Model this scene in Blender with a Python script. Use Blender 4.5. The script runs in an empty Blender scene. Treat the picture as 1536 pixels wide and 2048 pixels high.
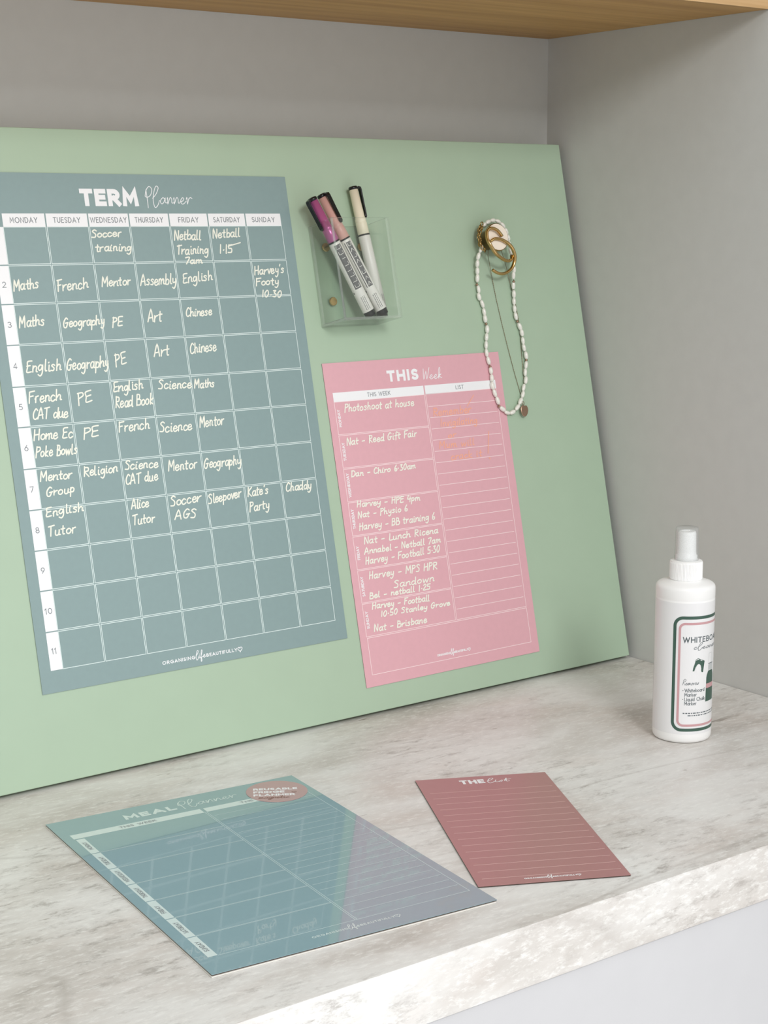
import bpy, bmesh, math, random
from mathutils import Vector, Matrix

random.seed(7)
SC = bpy.context.scene
COL = SC.collection

# ------------------------------------------------------------------ camera, world, lights, exposure
CAM_LOC = Vector((-1.1646, -1.3041, 0.4437))
YAW, PITCH, ROLL, FPX = 0.6307, -0.1772, -0.0042, 3258.39
fwd = Vector((math.sin(YAW) * math.cos(PITCH), math.cos(YAW) * math.cos(PITCH), math.sin(PITCH)))
rgt = Vector((math.cos(YAW), -math.sin(YAW), 0))
upv = rgt.cross(fwd)
r2 = rgt * math.cos(ROLL) + upv * math.sin(ROLL)
u2 = -rgt * math.sin(ROLL) + upv * math.cos(ROLL)
cam_data = bpy.data.cameras.new('camera')
cam_data.sensor_fit = 'VERTICAL'
cam_data.sensor_height = 36.0
cam_data.lens = FPX / 2048 * 36.0
cam_data.clip_start = 0.01
cam = bpy.data.objects.new('camera', cam_data)
COL.objects.link(cam)
mw = Matrix((r2, u2, -fwd)).transposed().to_4x4()
mw.translation = CAM_LOC
cam.matrix_world = mw
SC.camera = cam

world = bpy.data.worlds.new('room_light')
SC.world = world
world.use_nodes = True
WN, WLK = world.node_tree.nodes, world.node_tree.links
bg = WN['Background']
# the rest of the room, seen only as light: soft glows added front right, above, left and below, fitted for brightness
def lobe(axis, strength, col):
    """a broad soft glow from one side of the room"""
    tc = WN.new('ShaderNodeTexCoord')
    vm = WN.new('ShaderNodeVectorMath'); vm.operation = 'DOT_PRODUCT'; vm.inputs[1].default_value = Vector(axis).normalized()
    WLK.new(tc.outputs['Generated'], vm.inputs[0])
    mx = WN.new('ShaderNodeMath'); mx.operation = 'MAXIMUM'; mx.inputs[1].default_value = 0
    WLK.new(vm.outputs['Value'], mx.inputs[0])
    pw = WN.new('ShaderNodeMath'); pw.operation = 'POWER'; pw.inputs[1].default_value = 4
    WLK.new(mx.outputs[0], pw.inputs[0])
    sc = WN.new('ShaderNodeVectorMath'); sc.operation = 'SCALE'; sc.inputs[0].default_value = [c * strength for c in col]
    WLK.new(pw.outputs[0], sc.inputs['Scale'])
    return sc


glow = None
for ax, st, col in (((-1, 0, 0), 0.55, (1, 1, 1)), ((1, -1, 0), 1.35, (1, 1, 1)), ((-.5, -.5, .707), 0.9, (1, 1, 1)), ((0, -1, 1), 0.35, (1, 1, 1)), ((.5, -.5, .707), 0.95, (1, 1, 1)), ((0, -1, -1), 1.35, (1, 1, 1))):
    l = lobe(ax, st, col)
    if glow is None: glow = l
    else:
        ad = WN.new('ShaderNodeVectorMath'); ad.operation = 'ADD'
        WLK.new(glow.outputs[0], ad.inputs[0]); WLK.new(l.outputs[0], ad.inputs[1])
        glow = ad
WLK.new(glow.outputs[0], bg.inputs['Color'])
bg.inputs['Strength'].default_value = 1.0


def area(name, loc, target, sx, sy, power, col):
    l = bpy.data.lights.new(name, 'AREA')
    l.shape = 'RECTANGLE'; l.size = sx; l.size_y = sy
    l.energy = power; l.color = col
    o = bpy.data.objects.new(name, l)
    COL.objects.link(o)
    o.location = loc
    o.rotation_euler = (Vector(target) - Vector(loc)).to_track_quat('-Z', 'Y').to_euler()
    return o


area('window_light', (-0.95, -2.5, 1.4), (-0.5, -0.2, 0.25), 0.6, 0.5, 28, (1.0, 1.0, 1.0))

SC.view_settings.view_transform = 'Standard'
SC.view_settings.look = 'None'
SC.view_settings.gamma = 1.0
SC.view_settings.use_curve_mapping = False
SC.view_settings.exposure = -0.08


# ------------------------------------------------------------------ materials
def lin(c):
    c = c / 255.0
    return c / 12.92 if c <= 0.04045 else ((c + 0.055) / 1.055) ** 2.4


def rgb(r, g, b):
    return (lin(r), lin(g), lin(b), 1)


def new_mat(name):
    m = bpy.data.materials.new(name)
    m.use_nodes = True
    return m, m.node_tree.nodes, m.node_tree.links, m.node_tree.nodes['Principled BSDF']


def mat(name, col, rough=0.5, metal=0.0, spec=0.5, coat=0.0, var=0.03, scale=40.0, bump=0.0, coat_rough=0.05, ior=1.5, sss=0.0):
    """principled surface with a slight procedural variation of its own colour"""
    m, N, L, b = new_mat(name)
    tc = N.new('ShaderNodeTexCoord')
    nz = N.new('ShaderNodeTexNoise'); nz.inputs['Scale'].default_value = scale; nz.inputs['Detail'].default_value = 4
    L.new(tc.outputs['Object'], nz.inputs['Vector'])
    rp = N.new('ShaderNodeValToRGB')
    rp.color_ramp.elements[0].position = 0.3; rp.color_ramp.elements[1].position = 0.7
    rp.color_ramp.elements[0].color = tuple(c * (1 - var) for c in col[:3]) + (1,)
    rp.color_ramp.elements[1].color = tuple(min(1, c * (1 + var)) for c in col[:3]) + (1,)
    L.new(nz.outputs['Fac'], rp.inputs[0]); L.new(rp.outputs[0], b.inputs['Base Color'])
    b.inputs['Roughness'].default_value = rough
    b.inputs['Metallic'].default_value = metal
    b.inputs['Specular IOR Level'].default_value = spec
    b.inputs['IOR'].default_value = ior
    b.inputs['Coat Weight'].default_value = coat
    b.inputs['Coat Roughness'].default_value = coat_rough
    if sss:
        b.inputs['Subsurface Weight'].default_value = sss
        b.inputs['Subsurface Scale'].default_value = 0.004
    if bump:
        n2 = N.new('ShaderNodeTexNoise'); n2.inputs['Scale'].default_value = 900; n2.inputs['Detail'].default_value = 3
        L.new(tc.outputs['Object'], n2.inputs['Vector'])
        bp = N.new('ShaderNodeBump'); bp.inputs['Strength'].default_value = bump; bp.inputs['Distance'].default_value = 0.0004
        L.new(n2.outputs['Fac'], bp.inputs['Height']); L.new(bp.outputs[0], b.inputs['Normal'])
    return m


def thin_clear(name, tint, haze, haze_col, gloss_rough=0.02, strength=1.0):
    """thin clear acrylic: lets light through, mirrors at glancing angles, a little haze of its own"""
    m, N, L, b = new_mat(name)
    N.remove(b)
    out = N['Material Output']
    tr = N.new('ShaderNodeBsdfTransparent'); tr.inputs[0].default_value = tint
    df = N.new('ShaderNodeBsdfDiffuse'); df.inputs[0].default_value = haze_col
    gl = N.new('ShaderNodeBsdfGlossy'); gl.inputs['Roughness'].default_value = gloss_rough
    fr = N.new('ShaderNodeLayerWeight'); fr.inputs[0].default_value = 0.5
    pw = N.new('ShaderNodeMath'); pw.operation = 'POWER'; pw.inputs[1].default_value = 4.5
    L.new(fr.outputs['Facing'], pw.inputs[0])
    ml = N.new('ShaderNodeMath'); ml.operation = 'MULTIPLY_ADD'; ml.inputs[1].default_value = 0.9 * strength; ml.inputs[2].default_value = 0.03 * strength
    L.new(pw.outputs[0], ml.inputs[0])
    nz = N.new('ShaderNodeTexNoise'); nz.inputs['Scale'].default_value = 30
    hz = N.new('ShaderNodeMath'); hz.operation = 'MULTIPLY'; hz.inputs[1].default_value = haze * 2
    L.new(nz.outputs['Fac'], hz.inputs[0])
    m1 = N.new('ShaderNodeMixShader'); L.new(hz.outputs[0], m1.inputs[0]); L.new(tr.outputs[0], m1.inputs[1]); L.new(df.outputs[0], m1.inputs[2])
    m2 = N.new('ShaderNodeMixShader'); L.new(ml.outputs[0], m2.inputs[0]); L.new(m1.outputs[0], m2.inputs[1]); L.new(gl.outputs[0], m2.inputs[2])
    L.new(m2.outputs[0], out.inputs['Surface'])
    return m


def stone_mat():
    m, N, L, b = new_mat('stone_laminate')
    tc = N.new('ShaderNodeTexCoord')

    def mapping(rot, sc):
        mp = N.new('ShaderNodeMapping')
        mp.inputs['Rotation'].default_value = (0, 0, rot)
        mp.inputs['Scale'].default_value = sc
        L.new(tc.outputs['Object'], mp.inputs['Vector'])
        return mp

    def noise(mp, scale, detail, rough, dist=0.0):
        n = N.new('ShaderNodeTexNoise')
        n.inputs['Scale'].default_value = scale; n.inputs['Detail'].default_value = detail
        n.inputs['Roughness'].default_value = rough; n.inputs['Distortion'].default_value = dist
        L.new(mp.outputs[0], n.inputs['Vector'])
        return n

    def ramp(src, stops):
        r = N.new('ShaderNodeValToRGB')
        e = r.color_ramp.elements
        while len(e) < len(stops):
            e.new(0.5)
        for k, (p, c) in enumerate(stops):
            e[k].position = p; e[k].color = c
        L.new(src, r.inputs[0])
        return r

    def mix(fac, a, c, mode='MIX'):
        x = N.new('ShaderNodeMix'); x.data_type = 'RGBA'; x.blend_type = mode
        L.new(fac, x.inputs['Factor']); L.new(a, x.inputs['A'])
        if isinstance(c, tuple):
            x.inputs['B'].default_value = c
        else:
            L.new(c, x.inputs['B'])
        return x.outputs['Result']

    flow = mapping(0.45, (1.0, 2.3, 2.3))
    flow2 = mapping(0.38, (1.0, 2.9, 2.9))
    plain = mapping(0.1, (1, 1.5, 1.5))
    # pale ground with soft clouds of warm grey
    cloud = ramp(noise(flow, 4.6, 8, 0.60, 0.4).outputs['Fac'],
                 [(0.30, rgb(184, 178, 171)), (0.43, rgb(210, 206, 201)), (0.55, rgb(227, 226, 223)), (0.72, rgb(236, 237, 234))])
    # rosy and beige tints
    tintf = ramp(noise(flow, 7.0, 5, 0.55, 0.3).outputs['Fac'], [(0.52, (0, 0, 0, 1)), (0.74, (0.34, 0.34, 0.34, 1))])
    col = mix(tintf.outputs[0], cloud.outputs[0], rgb(206, 188, 177))
    # speckled grain, thick in some patches and thin in others
    gr = ramp(noise(flow2, 34, 9, 0.76, 0.25).outputs['Fac'], [(0.36, (0.8, 0.8, 0.8, 1)), (0.47, (0.10, 0.10, 0.10, 1)), (0.56, (0, 0, 0, 1))])
    zone = ramp(noise(plain, 4.2, 4, 0.55, 0.3).outputs['Fac'], [(0.42, (0.10, 0.10, 0.10, 1)), (0.60, (1, 1, 1, 1))])
    gz = N.new('ShaderNodeMath'); gz.operation = 'MULTIPLY'
    L.new(gr.outputs[0], gz.inputs[0]); L.new(zone.outputs[0], gz.inputs[1])
    col = mix(gz.outputs[0], col, rgb(158, 152, 146))
    # pale grain
    plf = ramp(noise(flow2, 95, 6, 0.75).outputs['Fac'], [(0.50, (0, 0, 0, 1)), (0.66, (0.6, 0.6, 0.6, 1))])
    col = mix(plf.outputs[0], col, rgb(244, 244, 241))
    # few dark slivers
    dkf = ramp(noise(flow2, 16, 4, 0.6, 0.8).outputs['Fac'], [(0.27, (0.7, 0.7, 0.7, 1)), (0.33, (0, 0, 0, 1))])
    col = mix(dkf.outputs[0], col, rgb(134, 122, 112))
    # hairline cracks
    long = mapping(0.62, (0.5, 2.2, 2.2))
    vo = noise(long, 1.7, 1.5, 0.4)
    ck = ramp(vo.outputs['Fac'], [(0.4560, (0, 0, 0, 1)), (0.4580, (0.45, 0.45, 0.45, 1)), (0.4600, (0, 0, 0, 1))])
    col = mix(ck.outputs[0], col, rgb(140, 130, 120))
    L.new(col, b.inputs['Base Color'])
    b.inputs['Roughness'].default_value = 0.42
    b.inputs['Specular IOR Level'].default_value = 0.4
    return m


def wood_mat(name, dark, light, rough=0.5):
    m, N, L, b = new_mat(name)
    tc = N.new('ShaderNodeTexCoord')
    mp = N.new('ShaderNodeMapping'); mp.inputs['Scale'].default_value = (1.2, 34, 34)
    L.new(tc.outputs['Object'], mp.inputs['Vector'])
    nz = N.new('ShaderNodeTexNoise'); nz.inputs['Scale'].default_value = 1.6; nz.inputs['Detail'].default_value = 8; nz.inputs['Roughness'].default_value = 0.6
    nz.inputs['Distortion'].default_value = 0.4
    L.new(mp.outputs[0], nz.inputs['Vector'])
    mp2 = N.new('ShaderNodeMapping'); mp2.inputs['Scale'].default_value = (8, 420, 420)
    L.new(tc.outputs['Object'], mp2.inputs['Vector'])
    n2 = N.new('ShaderNodeTexNoise'); n2.inputs['Scale'].default_value = 1.0; n2.inputs['Detail'].default_value = 4
    L.new(mp2.outputs[0], n2.inputs['Vector'])
    ad = N.new('ShaderNodeMath'); ad.operation = 'MULTIPLY_ADD'; ad.inputs[1].default_value = 0.35
    L.new(n2.outputs['Fac'], ad.inputs[0]); L.new(nz.outputs['Fac'], ad.inputs[2])
    rp = N.new('ShaderNodeValToRGB')
    rp.color_ramp.elements[0].position = 0.5; rp.color_ramp.elements[0].color = dark
    rp.color_ramp.elements[1].position = 0.85; rp.color_ramp.elements[1].color = light
    L.new(ad.outputs[0], rp.inputs[0]); L.new(rp.outputs[0], b.inputs['Base Color'])
    b.inputs['Roughness'].default_value = rough
    return m


M = {}
M['wall'] = mat('wall_paint', rgb(203, 204, 201), 0.55, var=0.015, scale=60, bump=0.15)
M['stone'] = stone_mat()
M['cabinet'] = mat('cabinet_white', rgb(198, 198, 200), 0.5, var=0.01, bump=0.1)
M['oak'] = wood_mat('oak_veneer', rgb(166, 122, 62), rgb(196, 152, 88))
M['oak_edge'] = wood_mat('oak_edging', rgb(196, 158, 110), rgb(222, 188, 142))
M['board'] = mat('sage_enamel', rgb(172, 194, 170), 0.42, spec=0.5, var=0.012, scale=30)
M['blue'] = mat('blue_grey_print', rgb(136, 159, 159), 0.30, var=0.015, scale=200)
M['pink'] = mat('rose_pink_print', rgb(224, 172, 181), 0.45, var=0.015, scale=200)
M['list'] = mat('dusty_rose_print', rgb(176, 126, 126), 0.28, var=0.015, scale=200)
M['meal'] = mat('glossy_blue_print', rgb(134, 165, 174), 0.09, var=0.01, scale=200, coat=1.0, coat_rough=0.015)
M['mag'] = mat('dark_magnet_backing', rgb(74, 62, 54), 0.7)
M['card'] = mat('white_card', rgb(232, 229, 222), 0.6)
M['white'] = mat('white_ink', rgb(243, 244, 246), 0.5, var=0.005)
M['line'] = mat('pale_line_ink', rgb(226, 240, 238), 0.5, var=0.005)
M['pline'] = mat('pale_pink_line_ink', rgb(250, 226, 228), 0.5, var=0.005)
M['lline'] = mat('rose_line_ink', rgb(226, 190, 186), 0.4, var=0.005)
M['mline'] = mat('pale_aqua_line_ink', rgb(190, 212, 214), 0.12, var=0.005, coat=0.4)
M['mwhite'] = mat('pale_aqua_white_ink', rgb(214, 230, 228), 0.12, var=0.005, coat=0.4)
M['grey'] = mat('grey_ink', rgb(132, 138, 142), 0.5)
M['chalk'] = mat('cream_chalk_ink', rgb(240, 241, 228), 0.8, var=0.02, scale=600)
M['orange'] = mat('peach_chalk_ink', rgb(246, 178, 152), 0.8, var=0.02, scale=600)
M['stick'] = mat('rose_sticker', rgb(190, 156, 156), 0.3, coat=0.3)
M['brown'] = mat('brown_ink', rgb(140, 104, 92), 0.5)
M['gold'] = mat('polished_gold', rgb(204, 172, 116), 0.2, metal=1.0, var=0.06, scale=120)
M['gold2'] = mat('brushed_gold', rgb(176, 146, 94), 0.32, metal=1.0, var=0.05, scale=200)
M['rosegold'] = mat('rose_gold', rgb(176, 146, 126), 0.35, metal=1.0, var=0.05)
M['chain'] = mat('fine_dark_gold_chain', rgb(112, 104, 82), 0.4, metal=0.7)
M['cream'] = mat('cream_mirror_reflection', rgb(252, 240, 224), 0.25, var=0.01)  # bright reflection in the polished gold knob face, put into its colour
M['pearl'] = mat('freshwater_pearl', rgb(238, 237, 228), 0.28, var=0.05, scale=500, coat=0.5, coat_rough=0.1)
M['black'] = mat('black_plastic', rgb(20, 20, 22), 0.25, var=0.0)
M['barrel'] = mat('white_barrel', rgb(238, 236, 232), 0.35, var=0.01)
M['mark'] = mat('charcoal_print', rgb(104, 104, 106), 0.5)
M['magenta'] = mat('metallic_magenta', rgb(194, 104, 160), 0.26, metal=0.35, var=0.03)
M['blush'] = mat('blush_pink_plastic', rgb(218, 170, 160), 0.38, var=0.01)
M['ivory'] = mat('ivory_plastic', rgb(244, 236, 212), 0.42, var=0.01)
M['acryl'] = thin_clear('clear_acrylic', (0.97, 0.98, 0.97, 1), 0.012, rgb(230, 238, 230))
M['acryl_edge'] = thin_clear('acrylic_cut_edge', (0.955, 0.975, 0.955, 1), 0.20, rgb(240, 247, 240))
M['bottle'] = mat('white_plastic', rgb(249, 249, 248), 0.38, var=0.005)
M['label'] = mat('white_label', rgb(238, 238, 239), 0.3, var=0.004)
M['forest'] = mat('forest_green_ink', rgb(64, 94, 82), 0.4)
M['rose'] = mat('rose_ink', rgb(206, 160, 164), 0.4)
M['slate'] = mat('slate_ink', rgb(92, 102, 106), 0.45)
M['pale'] = mat('pale_grey_ink', rgb(196, 200, 200), 0.45)
M['capclear'] = thin_clear('clear_cap_plastic', (0.95, 0.96, 0.96, 1), 0.16, rgb(240, 242, 242), 0.06, 1.0)


# ------------------------------------------------------------------ object helpers
def tag(o, label=None, cat=None, group=None, kind=None):
    if label: o['label'] = label
    if cat: o['category'] = cat
    if group: o['group'] = group
    if kind: o['kind'] = kind
    return o


def thing(name, frame, label, cat, group=None):
    o = bpy.data.objects.new(name, None)
    o.empty_display_size = 0.02
    COL.objects.link(o)
    o.matrix_world = frame
    return tag(o, label, cat, group)


def link(name, me, m, parent=None, smooth=False):
    me.materials.append(m)
    if smooth:
        for p in me.polygons: p.use_smooth = True
    o = bpy.data.objects.new(name, me)
    COL.objects.link(o)
    if parent: o.parent = parent
    return o


class MB:
    """collects plain geometry, then becomes one mesh object"""
    def __init__(s):
        s.v = []; s.f = []

    def add(s, vs, fs):
        n = len(s.v)
        s.v.extend([tuple(x) for x in vs])
        s.f.extend([tuple(i + n for i in f) for f in fs])
        return s

    def box(s, x0, x1, y0, y1, z0, z1):
        vs = [(x, y, z) for z in (z0, z1) for y in (y0, y1) for x in (x0, x1)]
        return s.add(vs, [(0, 2, 3, 1), (4, 5, 7, 6), (0, 1, 5, 4), (2, 6, 7, 3), (0, 4, 6, 2), (1, 3, 7, 5)])

    def lathe(s, prof, n=48, axis=None, cap=True):
        """prof: (radius, height) along local z; axis: optional Matrix"""
        A = axis or Matrix.Identity(4)
        vs = []; fs = []
        for r, z in prof:
            for k in range(n):
                a = 2 * math.pi * k / n
                vs.append(A @ Vector((r * math.cos(a), r * math.sin(a), z)))
        for i in range(len(prof) - 1):
            for k in range(n):
                k2 = (k + 1) % n
                fs.append((i * n + k, i * n + k2, (i + 1) * n + k2, (i + 1) * n + k))
        if cap:
            if prof[0][0] > 1e-6: fs.append(tuple(reversed(range(n))))
            if prof[-1][0] > 1e-6: fs.append(tuple((len(prof) - 1) * n + k for k in range(n)))
        return s.add(vs, fs)

    def tube(s, pts, rad, n=10, flat=1.0, up=None, cap=True):
        """swept tube; rad a number or list; flat squeezes across `up`"""
        pts = [Vector(p) for p in pts]
        R = rad if isinstance(rad, (list, tuple)) else [rad] * len(pts)
        vs = []; fs = []
        ref = Vector(up) if up else Vector((0, 0, 1))
        for i, p in enumerate(pts):
            t = (pts[min(i + 1, len(pts) - 1)] - pts[max(i - 1, 0)]).normalized()
            a = ref - t * ref.dot(t)
            if a.length < 1e-5:
                a = Vector((1, 0, 0)) - t * t.x
            a.normalize(); b = t.cross(a)
            for k in range(n):
                w = 2 * math.pi * k / n
                vs.append(p + (a * math.cos(w) + b * math.sin(w) * flat) * R[i])
        for i in range(len(pts) - 1):
            for k in range(n):
                k2 = (k + 1) % n
                fs.append((i * n + k, i * n + k2, (i + 1) * n + k2, (i + 1) * n + k))
        if cap:
            fs.append(tuple(reversed(range(n)))); fs.append(tuple((len(pts) - 1) * n + k for k in range(n)))
        return s.add(vs, fs)

    def poly(s, pts, fn):
        """flat filled outline mapped by fn(x, y)"""
        return s.add([fn(*p) for p in pts], [tuple(range(len(pts)))])

    def rect(s, x0, y0, x1, y1, fn):
        return s.poly([(x0, y0), (x1, y0), (x1, y1), (x0, y1)], fn)

    def ribbon(s, pts, w, fn, cap='round', closed=False, maxseg=None, d=0.0):
        """a drawn line of width w along 2D points, mapped to space by fn"""
        P = []
        for p in pts:
            if not P or math.hypot(p[0] - P[-1][0], p[1] - P[-1][1]) > 1e-6: P.append(p)
        if closed and math.hypot(P[0][0] - P[-1][0], P[0][1] - P[-1][1]) < 1e-6: P.pop()
        if len(P) < 2: return s
        if maxseg:
            Q = []
            m = len(P)
            for i in range(m if closed else m - 1):
                a, b = P[i], P[(i + 1) % m]
                k = max(1, int(math.ceil(math.hypot(b[0] - a[0], b[1] - a[1]) / maxseg)))
                Q += [(a[0] + (b[0] - a[0]) * j / k, a[1] + (b[1] - a[1]) * j / k) for j in range(k)]
            if not closed: Q.append(P[-1])
            P = Q
        h = w / 2
        n = len(P)
        if cap == 'square' and not closed:
            def ext(a, b):
                d = math.hypot(a[0] - b[0], a[1] - b[1])
                return (a[0] + (a[0] - b[0]) / d * h, a[1] + (a[1] - b[1]) / d * h)
            P[0] = ext(P[0], P[1]); P[-1] = ext(P[-1], P[-2])
        vs = []; fs = []
        for i in range(n):
            a = P[i - 1] if (i or closed) else None
            c = P[(i + 1) % n] if (i < n - 1 or closed) else None
            b = P[i]
            def nrm(p, q):
                d = math.hypot(q[0] - p[0], q[1] - p[1]); return (-(q[1] - p[1]) / d, (q[0] - p[0]) / d)
            if a is None: nx, ny = nrm(b, c); k = 1
            elif c is None: nx, ny = nrm(a, b); k = 1
            else:
                n1, n2 = nrm(a, b), nrm(b, c)
                nx, ny = n1[0] + n2[0], n1[1] + n2[1]
                L = math.hypot(nx, ny)
                if L < 1e-4: nx, ny = n1; L = 1
                else: nx, ny = nx / L, ny / L
                k = 1 / max(0.42, nx * n1[0] + ny * n1[1])
            e = d + min(i, 40) * 6e-7
            vs += [fn(b[0] + nx * h * k, b[1] + ny * h * k, e), fn(b[0] - nx * h * k, b[1] - ny * h * k, e)]
        for i in range(n - 1):
            fs.append((2 * i, 2 * i + 1, 2 * i + 3, 2 * i + 2))
        if closed: fs.append((2 * n - 2, 2 * n - 1, 1, 0))
        s.add(vs, fs)
        if cap == 'round' and not closed:
            for e, g in ((P[0], P[1]), (P[-1], P[-2])):
                a0 = math.atan2(e[1] - g[1], e[0] - g[0])
                arc = [(e[0] + h * math.cos(a0 + t), e[1] + h * math.sin(a0 + t)) for t in [math.pi * (j / 5 - 0.5) for j in range(6)]]
                s.poly(arc, lambda x, y: fn(x, y, d + (min(n - 1, 40) * 6e-7 if e is P[-1] else 0)))
        return s

    def build(s, name, m, parent=None, smooth=False):
        me = bpy.data.meshes.new(name)
        me.from_pydata(s.v, [], s.f)
        me.update()
        return link(name, me, m, parent, smooth)


def bevel_mesh(me, width, seg=2, angle=0.6):
    bm = bmesh.new(); bm.from_mesh(me)
    ed = [e for e in bm.edges if len(e.link_faces) == 2 and e.calc_face_angle(0) > angle]
    bmesh.ops.bevel(bm, geom=ed, offset=width, segments=seg, profile=0.7, affect='EDGES')
    bmesh.ops.recalc_face_normals(bm, faces=bm.faces)
    bm.to_mesh(me); bm.free()
    return me


# ------------------------------------------------------------------ lettering: stroke alphabets
def arc(cx, cy, rx, ry, a0, a1, n=14):
    return [(cx + rx * math.cos(math.radians(a0 + (a1 - a0) * k / n)), cy + ry * math.sin(math.radians(a0 + (a1 - a0) * k / n))) for k in range(n + 1)]


SANS = {
 'A': (.8, [[(0, 0), (.4, 1), (.8, 0)], [(.13, .3), (.67, .3)]]),
 'B': (.58, [[(.3, .52)] + arc(.3, .76, .24, .24, -90, 90) + [(0, 1), (0, 0)] + [(.3, 0)] + arc(.32, .26, .26, .26, -90, 90) + [(0, .52)]]),
 'C': (.72, [arc(.48, .5, .48, .5, 50, 310)]),
 'D': (.7, [[(0, 0), (0, 1), (.25, 1)] + arc(.25, .5, .45, .5, 90, -90) + [(0, 0)]]),
 'E': (.5, [[(.5, 1), (0, 1), (0, 0), (.5, 0)], [(0, .52), (.45, .52)]]),
 'F': (.48, [[(.48, 1), (0, 1), (0, 0)], [(0, .5), (.43, .5)]]),
 'G': (.84, [arc(.46, .5, .46, .5, 50, 350) + [(.9, .46), (.5, .46)]]),
 'H': (.66, [[(0, 0), (0, 1)], [(.66, 0), (.66, 1)], [(0, .5), (.66, .5)]]),
 'I': (.0, [[(0, 0), (0, 1)]]),
 'K': (.6, [[(0, 0), (0, 1)], [(.58, 1), (0, .42)], [(.2, .58), (.6, 0)]]),
 'L': (.46, [[(0, 1), (0, 0), (.46, 0)]]),
 'M': (.84, [[(0, 0), (.06, 1), (.42, .3), (.78, 1), (.84, 0)]]),
 'N': (.7, [[(0, 0), (0, 1), (.7, 0), (.7, 1)]]),
 'O': (.96, [arc(.48, .5, .48, .5, 90, 450, 26)]),
 'P': (.54, [[(0, 0), (0, 1), (.26, 1)] + arc(.26, .73, .28, .27, 90, -90) + [(0, .46)]]),
 'R': (.6, [[(0, 0), (0, 1), (.28, 1)] + arc(.28, .73, .28, .27, 90, -90) + [(0, .46)], [(.26, .46), (.6, 0)]]),
 'S': (.52, [arc(.27, .75, .24, .25, 40, 265, 10) + arc(.26, .25, .26, .25, 80, -145, 10)]),
 'T': (.6, [[(0, 1), (.6, 1)], [(.3, 1), (.3, 0)]]),
 'U': (.64, [[(0, 1), (0, .34)] + arc(.32, .34, .32, .34, 180, 360) + [(.64, 1)]]),
 'V': (.76, [[(0, 1), (.38, 0), (.76, 1)]]),
 'W': (1.1, [[(0, 1), (.28, 0), (.55, .95), (.82, 0), (1.1, 1)]]),
 'Y': (.7, [[(0, 1), (.35, .46), (.7, 1)], [(.35, .46), (.35, 0)]]),
 'Q': (.96, [arc(.48, .5, .48, .5, 90, 450, 26), [(.6, .25), (.95, -.05)]]),
 '0': (.6, [arc(.3, .5, .3, .5, 90, 450, 20)]),
 '1': (.2, [[(0, .8), (.2, 1), (.2, 0)]]),
 '2': (.54, [arc(.27, .72, .26, .28, 160, -35, 10) + [(0, 0), (.54, 0)]]),
 '3': (.52, [arc(.25, .76, .24, .24, 150, -90, 10) + arc(.25, .26, .27, .26, 90, -150, 10)]),
 '4': (.62, [[(.46, 0), (.46, 1), (0, .26), (.62, .26)]]),
 '5': (.54, [[(.48, 1), (.1, 1), (.06, .58)] + arc(.26, .31, .28, .31, 120, -140, 12)]),
 '6': (.56, [[(.42, 1), (.05, .45)] + arc(.28, .3, .28, .3, 150, 510, 20)]),
 '7': (.52, [[(0, 1), (.52, 1), (.16, 0)]]),
 '8': (.54, [arc(.27, .75, .22, .25, -90, 270, 16), arc(.27, .26, .27, .26, 90, 450, 16)]),
 '9': (.56, [[(.14, 0), (.51, .55)] + arc(.28, .7, .28, .3, -30, 330, 20)]),
 'a': (.5, [arc(.25, .3, .25, .3, 0, 360, 18), [(.5, .62), (.5, 0)]]),
 'b': (.5, [arc(.25, .3, .25, .3, 0, 360, 18), [(0, 1), (0, 0)]]),
 'd': (.5, [arc(.25, .3, .25, .3, 0, 360, 18), [(.5, 1), (.5, 0)]]),
 'e': (.5, [[(0, .32), (.5, .32)] + arc(.25, .3, .25, .3, 4, 310, 14)]),
 'h': (.46, [[(0, 1), (0, 0)], [(0, .34)] + arc(.23, .36, .23, .25, 180, 0, 10) + [(.46, 0)]]),
 'i': (.0, [[(0, .6), (0, 0)], [(0, .84), (0, .88)]]),
 'k': (.42, [[(0, 1), (0, 0)], [(.38, .6), (0, .24)], [(.14, .36), (.42, 0)]]),
 'l': (.0, [[(0, 1), (0, 0)]]),
 'o': (.54, [arc(.27, .3, .27, .3, 90, 450, 18)]),
 'q': (.5, [arc(.25, .3, .25, .3, 0, 360, 18), [(.5, .62), (.5, -.3)]]),
 'r': (.28, [[(0, .6), (0, 0)], [(0, .34)] + arc(.22, .36, .22, .24, 180, 80, 6)]),
 't': (.3, [[(.15, .86), (.15, 0)], [(0, .6), (.3, .6)]]),
 'u': (.46, [[(0, .6), (0, .24)] + arc(.23, .24, .23, .24, 180, 360, 10) + [(.46, .6)], [(.46, .3), (.46, 0)]]),
}


def cr(pts, k=4):
    """smooth a hand-drawn stroke"""
    if len(pts) < 3: return pts
    P = [pts[0]] + list(pts) + [pts[-1]]
    out = []
    for i in range(1, len(P) - 2):
        a, b, c, d = P[i - 1], P[i], P[i + 1], P[i + 2]
        for j in range(k):
            t = j / k
            out.append(tuple(0.5 * (2 * b[m] + (c[m] - a[m]) * t + (2 * a[m] - 5 * b[m] + 4 * c[m] - d[m]) * t * t + (3 * b[m] - a[m] - 3 * c[m] + d[m]) * t ** 3) for m in (0, 1)))
    out.append(pts[-1])
    return out


def parse(src):
    F = {}
    for ln in src.strip().split('\n'):
        ch, w, st = ln.strip().split(None, 2)
        F[ch] = (int(w) / 100, [cr([(int(q.split()[0]) / 100, int(q.split()[1]) / 100) for q in s.split(',')]) for s in st.split('/')])
    return F


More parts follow.
